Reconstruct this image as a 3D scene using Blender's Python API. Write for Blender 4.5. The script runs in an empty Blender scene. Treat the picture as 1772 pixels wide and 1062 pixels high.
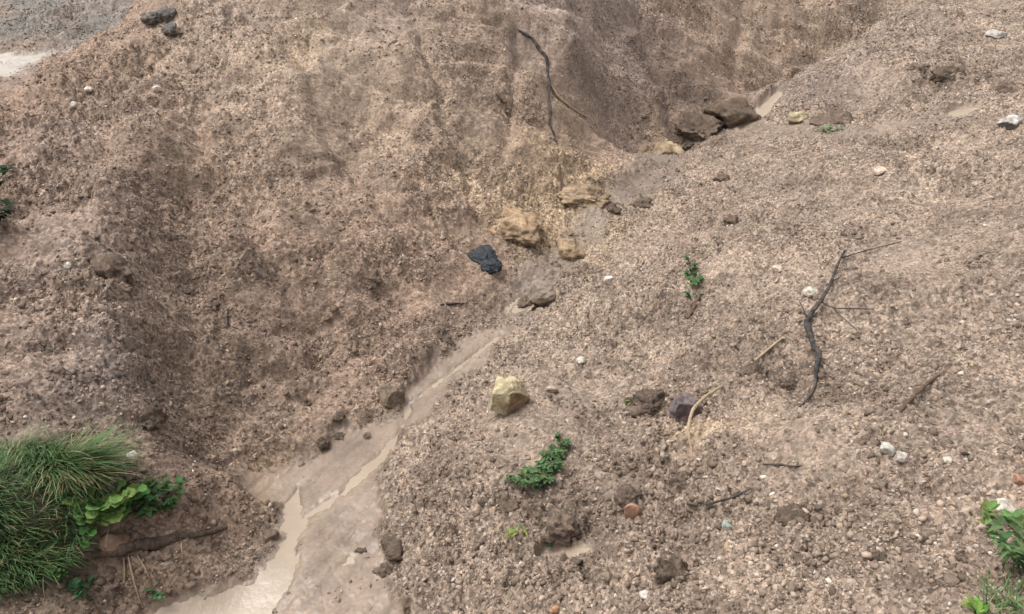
import bpy, math, random
import numpy as np
from mathutils import Vector, Matrix, Quaternion, noise as mnoise

# ------------------------------------------------------------------ camera, sky, sun, exposure
S = bpy.context.scene
COL = S.collection
R = math.radians
ZC = 3.5                       # eye height above the lowest ground
PITCH = 30.0
F, CX, CY = 1391.0, 886.0, 531.0
cam_d = bpy.data.cameras.new('camera')
cam_d.sensor_width = 36.0
cam_d.lens = 36.0 * F / 1772.0
cam_d.clip_start, cam_d.clip_end = 0.05, 500
cam = bpy.data.objects.new('camera', cam_d)
cam.location = (0, 0, ZC)
cam.rotation_euler = (R(90 - PITCH), 0, 0)
COL.objects.link(cam)
S.camera = cam

SUN_EL, SUN_AZ = 66.0, -85.0   # azimuth clockwise from +Y
w = bpy.data.worlds.new('World'); S.world = w; w.use_nodes = True
nt = w.node_tree
bg = nt.nodes['Background']
sky = nt.nodes.new('ShaderNodeTexSky'); sky.sky_type = 'NISHITA'; sky.sun_disc = False
sky.sun_elevation = R(SUN_EL); sky.sun_rotation = R(SUN_AZ)
sky.air_density = 1.0; sky.dust_density = 6.0; sky.ozone_density = 0.6
hs = nt.nodes.new('ShaderNodeHueSaturation'); hs.inputs['Saturation'].default_value = 0.22
nt.links.new(sky.outputs[0], hs.inputs['Color']); nt.links.new(hs.outputs[0], bg.inputs[0])
bg.inputs[1].default_value = 0.15
sun_d = bpy.data.lights.new('sun', 'SUN'); sun_d.energy = 0.75; sun_d.angle = R(35); sun_d.color = (1.0, .97, .92)
sun = bpy.data.objects.new('sun', sun_d); COL.objects.link(sun)
sd = Vector((math.sin(R(SUN_AZ)) * math.cos(R(SUN_EL)), math.cos(R(SUN_AZ)) * math.cos(R(SUN_EL)), math.sin(R(SUN_EL))))
sun.rotation_euler = (-sd).to_track_quat('-Z', 'Y').to_euler()
S.view_settings.view_transform = 'Standard'; S.view_settings.look = 'None'
S.view_settings.gamma = 1.0; S.view_settings.exposure = 0.72

# ------------------------------------------------------------------ numpy noise
_rs = np.random.RandomState(7)
_ang = _rs.rand(256) * 2 * np.pi
GX, GY = np.cos(_ang), np.sin(_ang)

def hsh(ix, iy, seed):
    h = (ix.astype(np.int64) * 374761393 + iy.astype(np.int64) * 668265263 + seed * 974634777) & 0xffffffff
    h = ((h ^ (h >> 13)) * 1274126177) & 0xffffffff
    return (h ^ (h >> 16)) & 0xffffffff

def gnoise(x, y, seed=0):
    x0 = np.floor(x); y0 = np.floor(y); fx = x - x0; fy = y - y0
    ux = fx * fx * fx * (fx * (fx * 6 - 15) + 10); uy = fy * fy * fy * (fy * (fy * 6 - 15) + 10)
    def g(ix, iy, dx, dy):
        k = hsh(ix, iy, seed) & 255
        return GX[k] * dx + GY[k] * dy
    a = g(x0, y0, fx, fy); b = g(x0 + 1, y0, fx - 1, fy)
    c = g(x0, y0 + 1, fx, fy - 1); d = g(x0 + 1, y0 + 1, fx - 1, fy - 1)
    return 1.5 * ((a + (b - a) * ux) + ((c + (d - c) * ux) - (a + (b - a) * ux)) * uy)

def fbm(x, y, f, o, seed=0, gain=.5):
    r = 0; a = 1.0
    for i in range(o):
        r = r + a * gnoise(x * f + 17.3 * i, y * f - 9.1 * i, seed + i); f *= 2.03; a *= gain
    return r

def domes(x, y, f, seed, fill=.6):
    """rounded crumbs scattered on a jittered lattice; 0..1"""
    x = x * f; y = y * f; x0 = np.floor(x); y0 = np.floor(y); best = np.zeros_like(x)
    for i in (-1, 0, 1):
        for j in (-1, 0, 1):
            ix = x0 + i; iy = y0 + j
            h = hsh(ix, iy, seed)
            px = ix + (h & 255) / 255.; py = iy + ((h >> 8) & 255) / 255.
            rr = .25 + .55 * ((h >> 16) & 255) / 255.
            on = ((h >> 24) & 255) / 255. < fill
            q = 1 - ((x - px) ** 2 + (y - py) ** 2) / (rr * rr)
            best = np.maximum(best, np.where(on, np.sqrt(np.maximum(q, 0)) * rr, 0))
    return best

def sstep(a, b, x):
    t = np.clip((x - a) / (b - a), 0, 1); return t * t * (3 - 2 * t)

# ------------------------------------------------------------------ lie of the land
cp, sp_ = math.cos(R(PITCH)), math.sin(R(PITCH))
def ray(u, v):
    a = (u - CX) / F; b = (CY - v) / F
    return np.array([a, cp + b * sp_, -sp_ + b * cp])
def unproj(u, v, d):
    r = ray(u, v) * d; return (r[0], r[1], r[2] + ZC)

PTS = [
 # stream, top to bottom
 (1330,170,10.6),(1230,235,9.5),(1130,300,8.6),(1010,400,7.5),(900,520,6.55),(780,640,5.85),(690,740,5.42),(600,830,4.98),(500,950,4.55),(350,1062,4.22),
 # sediment sides
 (640,730,5.48),(540,800,5.15),(440,830,5.02),(660,790,5.15),(660,890,4.72),(680,980,4.42),(700,1062,4.14),(560,1062,4.2),
 # right bank
 (1200,350,7.55),(1300,280,8.45),(1000,640,5.65),(1000,800,4.62),(870,700,5.25),(800,850,4.65),(1250,450,6.25),(1250,650,4.98),(1250,850,4.0),
 (1500,450,5.65),(1500,650,4.45),(1500,850,3.55),(1500,250,7.9),(1772,300,6.5),(1772,531,4.65),(1772,750,3.7),(1000,1062,3.5),(1400,1062,3.05),(1772,1062,2.65),(1772,900,3.15),
 (800,1000,4.15),(1050,500,6.35),(1100,920,4.0),
 # ledge and mound on the right
 (1450,220,8.75),(1350,215,9.2),(1600,190,8.6),(1450,180,9.3),(1420,125,10.3),(1500,110,9.7),(1500,55,11.2),(1560,5,12.3),(1650,90,10.1),(1772,150,8.6),(1772,20,12.0),
 # bank behind the stream
 (1400,50,12.4),(1350,100,11.7),(1250,120,10.7),(1420,-10,12.9),(1250,20,11.4),(1100,0,10.2),(1100,130,9.7),(1000,0,9.2),(1000,200,8.8),(1000,300,8.3),
 (950,100,8.65),(950,200,8.25),(850,330,7.5),(850,200,7.85),(800,100,8.15),(800,0,8.5),(700,400,6.65),(600,200,7.25),(600,0,8.1),(600,100,7.7),(600,550,5.95),(600,400,6.4),
 (450,400,6.1),(450,550,5.7),(450,700,5.35),(400,250,6.8),(400,100,7.6),(400,0,8.1),(740,520,6.25),(700,300,7.05),
 # the spur on the left
 (160,72,8.0),(250,180,7.2),(230,320,6.1),(210,450,5.3),(220,650,4.75),(330,500,5.6),(330,650,5.05),(330,800,4.75),(90,128,7.75),(0,208,7.0),(0,350,5.75),(0,500,4.95),(0,650,4.45),(100,500,5.1),(100,300,6.25),
 (120,740,4.25),(0,740,4.2),(200,760,4.45),(100,850,4.12),(0,900,3.95),(200,900,4.22),(270,870,4.32),(330,920,4.38),(220,1000,4.24),(300,1045,4.22),(60,1030,3.95),(0,1062,3.75),(380,950,4.5),(230,1062,4.2),
 # above the frame
 (400,-150,8.6),(650,-150,9.0),(900,-150,9.8),(1300,-120,12.6),(1560,-120,15.0),(1772,-120,16.0),
]
WPTS = [(-1,14,-.6),(4,16,-.9),(0,25,-.4),(12,28,-.8),(12,13,-1.9),(9,7,-2.1),(7,3,-1.9),(4,0,-1.8),(0,0,-1.75),(0,1.0,-2.2),(-2,1.2,-3.3),(-1,2.0,-3.5),(-4,1.5,-2.95),(-7,3,-2.2),(-8,6,-2.3),
        (-5.6,9.4,-2.9),(-5.0,11,-2.9),(-7,12.2,-3.02),(-8.5,12.5,-3.02),(-7,13.2,-3.0),(-9,13.2,-3.0),(-12,12.8,-3.02),(-5.2,13.2,-2.9),(-9,15.5,-2.3),(-6,15.5,-2.2),(-9,19,-1.0),(-5,19,-.9),(-3.4,11.5,-1.6),(-12,17,-1.8),
        (-10,9,-2.9),(-14,9,-2.9),(0,-8,-1.7),(10,-8,-1.7),(-10,-8,-1.9),(30,0,-1.5),(-30,0,-2.4),(30,40,0),(-30,40,1),(0,60,1)]
C = np.array([unproj(*p) for p in PTS] + [(x, y, z + ZC) for x, y, z in WPTS])
cx_, cz_ = C[:, :2], C[:, 2]
def kern(r2): return .5 * r2 * np.log(r2 + 1e-9)
n_ = len(C)
A_ = np.zeros((n_ + 3, n_ + 3))
D2 = ((cx_[:, None] - cx_[None]) ** 2).sum(-1)
A_[:n_, :n_] = kern(D2) + np.eye(n_) * .03
A_[:n_, n_] = 1; A_[:n_, n_ + 1:] = cx_; A_[n_, :n_] = 1; A_[n_ + 1:, :n_] = cx_.T
W_ = np.linalg.solve(A_, np.concatenate([cz_, [0, 0, 0]]))

def base_h(x, y):
    x = np.asarray(x, float); y = np.asarray(y, float)
    z = W_[n_] + W_[n_ + 1] * x + W_[n_ + 2] * y
    for i in range(n_):
        z = z + W_[i] * kern((x - cx_[i, 0]) ** 2 + (y - cx_[i, 1]) ** 2)
    return z

def cast(u, v, hfun):
    r = ray(u, v); d = np.arange(1.5, 22, .02)
    hz = hfun(r[0] * d, r[1] * d); rz = r[2] * d + ZC
    k = np.argmax(rz < hz) or len(d) - 1
    a = (rz - hz)[k - 1]; b = (rz - hz)[k]; t = a / (a - b) if a != b else 0
    dd = d[k - 1] + t * .02
    return np.array([r[0] * dd, r[1] * dd, r[2] * dd + ZC])

def dist_line(x, y, P, Wd):
    """distance to a polyline minus its local half width"""
    d = np.full(x.shape, 1e9)
    for i in range(len(P) - 1):
        ax, ay = P[i]; bx, by = P[i + 1]; ex, ey = bx - ax, by - ay
        t = np.clip(((x - ax) * ex + (y - ay) * ey) / (ex * ex + ey * ey + 1e-12), 0, 1)
        q = np.hypot(x - ax - t * ex, y - ay - t * ey) - (Wd[i] + t * (Wd[i + 1] - Wd[i]))
        d = np.minimum(d, q)
    return d

def world_poly(px): return np.array([cast(u, v, base_h)[:2] for u, v in px])

def sdf_poly(x, y, P):
    """signed distance, negative inside"""
    d = np.full(x.shape, 1e9); ins = np.zeros(x.shape, bool); n = len(P)
    for i in range(n):
        ax, ay = P[i]; bx, by = P[(i + 1) % n]; ex, ey = bx - ax, by - ay
        t = np.clip(((x - ax) * ex + (y - ay) * ey) / (ex * ex + ey * ey + 1e-12), 0, 1)
        d = np.minimum(d, (x - ax - t * ex) ** 2 + (y - ay - t * ey) ** 2)
        c = ((ay > y) != (by > y)) & (x < (bx - ax) * (y - ay) / (by - ay + 1e-12) + ax)
        ins ^= c
    d = np.sqrt(d); return np.where(ins, -d, d)

BUMPS = [(unproj(u, v, d)[:2], r, h) for u, v, d, r, h in [
    (520,100,7.7,.55,.14),(640,200,7.25,.38,-.34),(985,90,8.85,.30,.38),(1075,150,9.2,.45,-.36),(700,110,7.8,.25,.14),(540,150,7.4,.25,.14),(905,110,8.6,.3,-.12),(600,130,7.5,.25,.10),(1160,210,9.2,.4,-.15),(300,500,5.6,.5,-.12),(300,640,5.0,.45,-.10),(800,250,7.7,.4,-.10),(720,160,7.8,.35,.10),
    (560,210,7.2,.22,.06),(1200,120,10.4,.5,.12)]]
def _line(L): return np.array([unproj(*q)[:2] for q in L])
RILLS = [(_line(q), r, h) for q, r, h in [
    ([(430,20,8.0),(520,120,7.6),(565,220,7.15),(640,330,6.85),(715,430,6.5)], .09, -.10),
    ([(705,30,8.3),(755,150,7.85),(800,300,7.5),(826,380,7.1)], .07, -.08),
    ([(330,235,6.9),(400,330,6.45),(470,450,6.0),(560,560,5.8)], .09, -.10),
    ([(1110,20,10.0),(1150,120,9.8),(1195,205,9.3)], .10, -.12), ([(900,20,8.9),(890,140,8.3),(880,260,7.8)], .07, -.08),
    ([(255,330,6.1),(345,480,5.75),(430,640,5.5)], .07, -.08), ([(1290,10,11.6),(1270,80,11.0),(1290,140,10.7)], .10, -.10)]]
RIDGES = [(_line([(255,180,7.2),(225,320,6.1),(205,450,5.3),(212,560,4.95),(235,660,4.75)]), .26, .20),
          (_line([(320,330,6.3),(285,450,5.7),(280,560,5.3),(290,680,5.0)]), .30, -.21),
          (_line([(1350,168,10.0),(1400,128,10.3),(1480,62,11.2),(1560,5,12.2),(1600,-40,13.5)]), .45, .24),
          (_line([(1352,160,11.1),(1405,120,11.5),(1490,52,12.4),(1575,-5,13.5)]), .45, -.75)]
_base0 = base_h
def base_h(x, y):
    x = np.asarray(x, float); y = np.asarray(y, float); z = _base0(x, y)
    for (bx, by), r, h in BUMPS: z = z + h * np.exp(-((x - bx) ** 2 + (y - by) ** 2) / (r * r))
    qx = x + .07 * gnoise(x * 3.5, y * 3.5, 97) + .025 * gnoise(x * 11, y * 11, 98)
    for P, r, h in RILLS:
        d = np.maximum(dist_line(qx, y, P, [0] * len(P)), 0); z = z + h * np.exp(-(d / r) ** 1.5)
    for P, r, h in RIDGES:
        d = np.maximum(dist_line(x, y, P, [0] * len(P)), 0); z = z + h * np.exp(-(d / r) ** 2)
    return z

SAND = world_poly([(884,556),(835,566),(790,580),(745,625),(702,662),(690,700),(600,722),(540,775),(440,797),(408,828),(428,872),(490,882),(482,935),(455,985),(400,1030),(320,1052),(180,1062),(120,1200),(760,1200),
                   (715,1062),(668,990),(640,930),(662,870),(652,800),(690,755),(740,712),(790,662),(832,622),(892,562)])
LEDGES = [world_poly(q) for q in [[(1300,216),(1390,208),(1500,214),(1590,196),(1675,178),(1690,196),(1570,224),(1450,243),(1340,236)],
    [(1092,302),(1150,284),(1196,288),(1150,318),(1085,342),(1062,336)], [(1040,850),(1080,820),(1100,830),(1075,870),(1050,885)], [(905,960),(960,935),(1035,930),(1045,952),(985,972),(930,978)], [(890,528),(905,512),(925,515),(905,545)]]]
def wline(L):
    P = world_poly([(u, v) for u, v, _ in L])
    Wd = []
    for (u, v, hw) in L:
        d = cast(u, v, base_h); dep = np.dot(d - np.array([0, 0, ZC]), np.array([0, cp, -sp_]))
        Wd.append(hw * dep / F)
    return P, Wd
FLOWS = [wline([(868,570,3),(830,598,7),(775,642,5),(735,668,2),(708,690,6),(694,735,7),(650,790,12),(590,845,13),(530,884,12),(505,915,17),(492,960,24),(462,1010,34),(405,1058,60),(325,1120,95)]),
         wline([(514,835,3),(507,862,14),(503,900,22)]),
         wline([(1345,160,12),(1318,188,14),(1290,215,8)]),
         wline([(906,520,12),(890,530,6)]),
         wline([(600,962,10),(575,985,4)]),
         wline([(940,955,10),(985,945,17),(1015,940,9)]),
         wline([(1660,188,16),(1690,180,6)])]
ROADW = world_poly([(-160,97),(84,94),(52,112),(14,130),(-160,136)])

def flow_d(x, y):
    d = np.full(np.shape(x), 9.0)
    wob = .024 * gnoise(x * 7, y * 7, 3) + .016 * gnoise(x * 21, y * 21, 4) + .008 * gnoise(x * 50, y * 50, 5)
    for P, Wd in FLOWS: d = np.minimum(d, dist_line(x, y, P, Wd))
    return d + wob

def masks(x, y):
    wob = .07 * gnoise(x * 3.1, y * 3.1, 51) + .035 * gnoise(x * 9, y * 9, 52) + .02 * gnoise(x * 23, y * 23, 53)
    s = sdf_poly(x, y, SAND) + wob
    fl = flow_d(x, y)
    s2 = np.min([sdf_poly(x, y, P) for P in LEDGES], axis=0) + 1.3 * wob
    sand = np.maximum(.6 * (1 - sstep(-.12, .08, s2)), 1 - sstep(-.05, .03, s)); sand = np.maximum(sand, 1 - sstep(.0, .05, fl))
    road = 1 - sstep(-.1, .15, sdf_poly(x, y, ROADW) + 2 * wob)
    return sand, fl, road

# stream axis, used to know which side of the gully a point is on
AXIS = world_poly([(1440,70),(1330,170),(1230,235),(1130,300),(1010,400),(900,530),(780,640),(690,740),(600,830),(500,950),(350,1062)])
AXIS = np.vstack([AXIS, AXIS[-1] + (AXIS[-1] - AXIS[-2]) * 4])
def side(x, y):
    """+ on the right bank, - on the left / far bank (metres from the axis)"""
    bd = np.full(np.shape(x), 1e9); sg = np.zeros(np.shape(x))
    for i in range(len(AXIS) - 1):
        ax, ay = AXIS[i]; bx, by = AXIS[i + 1]; ex, ey = bx - ax, by - ay
        t = np.clip(((x - ax) * ex + (y - ay) * ey) / (ex * ex + ey * ey), 0, 1)
        q = np.hypot(x - ax - t * ex, y - ay - t * ey)
        c = np.where((ex * (y - ay) - ey * (x - ax)) > 0, 1.0, -1.0)
        m = q < bd; bd = np.where(m, q, bd); sg = np.where(m, c, sg)
    return bd * sg

_spots = {}
def gsum(x, y, L):
    o = np.zeros(np.shape(x))
    for u, v, r, k in L:
        if (u, v) not in _spots: _spots[u, v] = cast(u, v, base_h)
        p = _spots[u, v]; rr = r / px_m(p)
        o = o + k * np.exp(-(((x - p[0]) / rr) ** 2 + ((y - p[1]) / (rr * 1.5)) ** 2))
    return np.clip(o, 0, 1)
SMOOTH = [(980,760,90,.8),(880,800,60,.5),(1700,400,130,.6),(1500,125,50,.7),(1390,760,70,.4),(700,150,60,.5),(1000,80,60,.6),(480,120,80,.4),(1560,420,70,.4),(1070,840,50,.7)]
RUBBLE = [(60,50,90,.9),(1500,700,110,.35),(1650,900,110,.35),(1400,1000,100,.4),(850,960,70,.5),(1150,560,80,.4),(1330,640,80,.7),(1650,130,80,.8),(1150,870,90,.7),(1380,890,80,.6),(740,870,70,.6),(960,900,70,.8),(1080,960,90,.6),(1230,320,60,.6),(950,500,60,.7),(1140,690,50,.6),(1480,900,60,.4),(600,560,110,.5),(180,160,120,.9),(330,110,90,.6),(60,330,110,.6),(120,560,110,.5),(440,40,70,.5),(1000,330,80,.8),(900,380,60,.6),(1200,250,70,.8),(1550,90,80,.6),(260,900,80,.5),(1050,930,140,.5),(1200,880,110,.4)]
def clay_mask(x, y, b):
    """where fine compacted clay shows instead of grit"""
    sd_ = side(x, y); lb = sstep(.0, .6, -sd_); yn = y + .75 * (b - .3)
    far = sstep(7.0, 8.6, y) * lb
    m = sstep(-.22, .30, fbm(x + .15 * gnoise(x * 2.5, yn * 2.5, 171), yn, 1.05, 5, 170, .58)) * (.42 + .44 * lb) + .45 * far + gsum(x, y, SMOOTH)
    return np.clip(m - .5 * gsum(x, y, RUBBLE), 0, 1)

CHAN = world_poly([(898,532),(925,490),(985,428),(1060,352),(1120,308),(1185,268),(1238,224),(1262,208)])
CHW = [.07,.12,.10,.14,.20,.12,.10,.08]
def chan_mask(x, y): return 1 - sstep(-.05, .14, dist_line(x, y, CHAN, CHW) + .10 * gnoise(x * 3.3, y * 3.3, 172) + .04 * gnoise(x * 11, y * 11, 173))

def detail(x, y, sand, fl, road, b):
    ya = y
    sd_ = side(x, y)
    lb = sstep(.15, .8, -sd_)                     # left / far bank
    rb = sstep(.1, .5, sd_)
    k = (1 - sand) * (1 - road)
    rub = gsum(x, y, RUBBLE); smo = clay_mask(x, y, b)
    farb = sstep(7.3, 9.0, y) * lb
    al = x * .45 + y * .89; ac = x * .89 - y * .45          # along and across the stream
    y = y + .75 * (b - .3)                                 # measure noise up the slope, not on the map
    wx = x + .12 * gnoise(x * 1.3, y * 1.3, 81); wy = y + .12 * gnoise(x * 1.3, y * 1.3, 82)
    z = .10 * gnoise(x * .8, y * .8, 11) * k + .075 * gnoise(wx * 1.7, wy * 1.7, 12) * k + .05 * gnoise(wx * 3.6, wy * 3.6, 13) * k
    # rills that run down the bank
    dn = x * .82 - y * .57; st = x * .57 + y * .82
    z += lb * k * 1.1 * (.085 * gnoise(st * 1.5 + .5 * gnoise(x, y, 20), dn * .45, 21) - .035 * np.abs(gnoise(st * 2.6 + .4 * gnoise(x * 2, y * 2, 22), dn * .8, 23))) + .010 * gnoise(st * 9, dn * 4.5, 24) * lb * k
    # slumped edges: small broken scarps along wandering contours, rubble on the spur
    ex = x + .10 * gnoise(x * 4, y * 4, 87) + .04 * gnoise(x * 11, y * 11, 88); ey = y + .10 * gnoise(x * 4, y * 4, 89) + .04 * gnoise(x * 11, y * 11, 90)
    s1 = fbm(ex * .8 + .5 * ey, ey * 1.25 - .3 * ex, .75, 2, 25); s2 = fbm(ex, ey, 1.9, 2, 27)
    lk = lb * k + .35 * rb * k
    z += lk * (.045 * sstep(-.06, .06, s1) + .035 * sstep(.26, .40, s1) + .035 * (1 - sstep(-.42, -.28, s1)) + .018 * sstep(-.05, .05, s2) + .016 * sstep(.28, .38, s2)) - lk * .045
    z += k * rub * (.05 * gnoise(wx * 4.5, wy * 4.5, 28) + .045 * np.abs(gnoise(wx * 8, wy * 8, 29)) + .03 * np.abs(gnoise(x * 17, y * 17, 30)))
    amp = .65 + .55 * gnoise(x * .9, y * .9, 31) + .5 * sstep(-.2, .5, gnoise(x * 2.3, y * 2.3, 32))
    amp = np.clip(amp + .5 * rub, .3, 1.8)
    k = k * (1 - .35 * farb) * (1 - .62 * smo) * (1 - .7 * chan_mask(x, ya))
    z += k * amp * (.034 * gnoise(wx * 7, wy * 7, 14) + .026 * gnoise(x * 15, y * 15, 15) + .018 * gnoise(x * 31, y * 31, 16) + .011 * gnoise(x * 62, y * 62, 17))
    cl = sstep(-.1, .45, gnoise(x * 1.6, y * 1.6, 33)) * .7 + .3
    jx = x + .035 * gnoise(x * 14, y * 14, 83) + .012 * gnoise(x * 40, y * 40, 85); jy = y + .035 * gnoise(x * 14, y * 14, 84) + .012 * gnoise(x * 40, y * 40, 86)
    z += k * cl * (.020 * domes(jx, jy, 5.0, 41, .3) + .017 * domes(jx, jy, 11, 42, .45) + .018 * domes(jx, jy, 24, 43, .55)) + k * .011 * domes(x, y, 48, 44, .6)
    # smooth fine sediment, low relief
    z += sand * (.010 * gnoise(x * 3, y * 3, 61) + sstep(-.05, .12, fl) * (.004 * gnoise(x * 11, y * 11, 62) + .0022 * gnoise(x * 40, y * 40, 63) + .005 * gnoise(ac * 16, al * 2.5, 65) + .003 * gnoise(ac * 38, al * 6, 66))) - .035 * sand
    z += road * .006 * gnoise(x * 6, y * 6, 64)
    z -= .034 * (1 - sstep(-.07, .03, fl))
    return z

def full_h(x, y):
    x = np.asarray(x, float); y = np.asarray(y, float)
    b = base_h(x, y); return b + detail(x, y, *masks(x, y), b)

def at(u, v): return cast(u, v, full_h)
def ground_z(x, y): return float(full_h(np.array([x]), np.array([y]))[0])
def ground_n(x, y, e=.06):
    q = base_h(np.array([x + e, x - e, x, x]), np.array([y, y, y + e, y - e]))
    return Vector((-(q[0] - q[1]) / (2 * e), -(q[2] - q[3]) / (2 * e), 1)).normalized()
def px_m(p):                                      # pixels of the photograph per metre at p
    return F / (p[1] * cp - (p[2] - ZC) * sp_)

# ------------------------------------------------------------------ soil colours (dry / damp / clay), placed by where they lie
def soil(x, y, sand, fl, road, b):
    yn = y + .75 * (b - .3)
    wx = x + .25 * gnoise(x * 1.7, y * 1.7, 91); wy = y + .25 * gnoise(x * 1.7, y * 1.7, 92)
    sd_ = side(x, y); lb = sstep(-.1, .5, -sd_)[..., None]
    brown = np.array([.240, .169, .124]); pink = np.array([.262, .201, .154])
    c = pink + (brown - pink) * lb
    def mix(c, col, m): return c + (np.array(col) - c) * np.clip(m, 0, 1)[..., None]
    c = mix(c, (.298, .226, .168), gsum(wx, wy, [(480,90,170,.8),(700,60,200,.5),(330,30,120,.6),(780,220,140,.3),(1010,60,90,.5)]))            # dry tan top of the bank
    c = mix(c, (.205, .148, .110), gsum(wx, wy, [(300,480,130,.75),(260,650,90,.6),(420,620,140,.6),(240,560,60,.4),(640,560,110,.35),(200,960,130,.6),(500,680,120,.5),(330,820,70,.5)]))    # damp loam
    c = mix(c, (.255, .200, .168), gsum(wx, wy, [(60,120,80,.8),(150,60,70,.6),(80,650,130,.5),(150,620,90,.5),(100,420,110,.55),(120,270,100,.5),(1050,30,90,.7),(950,20,80,.6),(420,20,60,.4),(680,20,60,.5),(1130,100,80,.4)]))   # mauve grey
    c = mix(c, (.390, .288, .185), gsum(wx, wy, [(890,385,60,.6),(1010,330,80,.75),(960,400,70,.7),(1150,255,35,.7),(510,95,35,.3),(790,310,50,.25),(1240,730,22,.8)]))  # ochre clay
    c = mix(c, (.130, .092, .072), gsum(wx, wy, [(1200,180,70,.75),(1120,160,80,.4),(1330,230,40,.0),(940,490,40,.5),(1440,190,34,.6)]))  # dark spots; the last paints the small scarp's shadow above the right ledge
    c = mix(c, (.205, .160, .132), gsum(wx, wy, [(1400,165,50,.7),(1450,130,60,.6),(1500,90,60,.5),(1570,60,70,.5)]))
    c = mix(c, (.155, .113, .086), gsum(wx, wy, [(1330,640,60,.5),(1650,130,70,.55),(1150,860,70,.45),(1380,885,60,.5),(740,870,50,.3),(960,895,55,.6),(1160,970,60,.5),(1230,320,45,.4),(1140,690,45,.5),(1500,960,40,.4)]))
    c = mix(c, (.30, .225, .165), gsum(wx, wy, [(1300,60,130,.7),(1420,30,80,.6)]))
    # patches
    m = fbm(x + .2 * gnoise(x * 2, yn * 2, 93), yn, 1.3, 5, 101, .6)
    c = c * (1 + .24 * m)[..., None]
    m2 = sstep(.05, .6, fbm(x, yn, 3.2, 4, 105, .6))
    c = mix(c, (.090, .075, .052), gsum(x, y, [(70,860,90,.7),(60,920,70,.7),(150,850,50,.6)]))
    c = mix(c, (.150, .108, .080), .5 * m2 * (1 - .4 * lb[..., 0]))
    ch = chan_mask(x, y); c = mix(c, (.185, .146, .116), .75 * ch)
    far = sstep(13.0, 14.2, y) * (x < -3)
    c = mix(c, np.array((.178, .162, .143)), far * (.85 + .5 * fbm(x, y, 1.1, 3, 140)))
    c = mix(c, (.250, .180, .120), gsum(x, y, [(455,810,32,.9),(450,862,22,.8)]))
    c = mix(c, (.37, .335, .29), road)
    sc = np.array([.240, .181, .138]) * (1 + .10 * fbm(x, y, 2.2, 3, 111))[..., None]
    wp = gsum(x, y, [(455,812,26,1.0),(450,862,16,.9)])
    sc = sc + (np.array([.245, .178, .122]) - sc) * wp[..., None]
    sc = sc + (np.array([.285, .226, .170]) - sc) * (.5 * (1 - sstep(.01, .08, fl)))[..., None]; sc = sc * (1 - .14 * sstep(.0, .5, gnoise((x * .89 - y * .45) * 11, (x * .45 + y * .89) * 1.8, 114)) - .12 * sstep(.1, .5, fbm(x, y, 3.5, 3, 113)))[..., None]
    c = c * (1 - .85 * sand * (1 - sand))[..., None]          # damp margin
    c = c + (sc - c) * sand[..., None]
    return np.clip(c, .02, .9)

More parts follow.
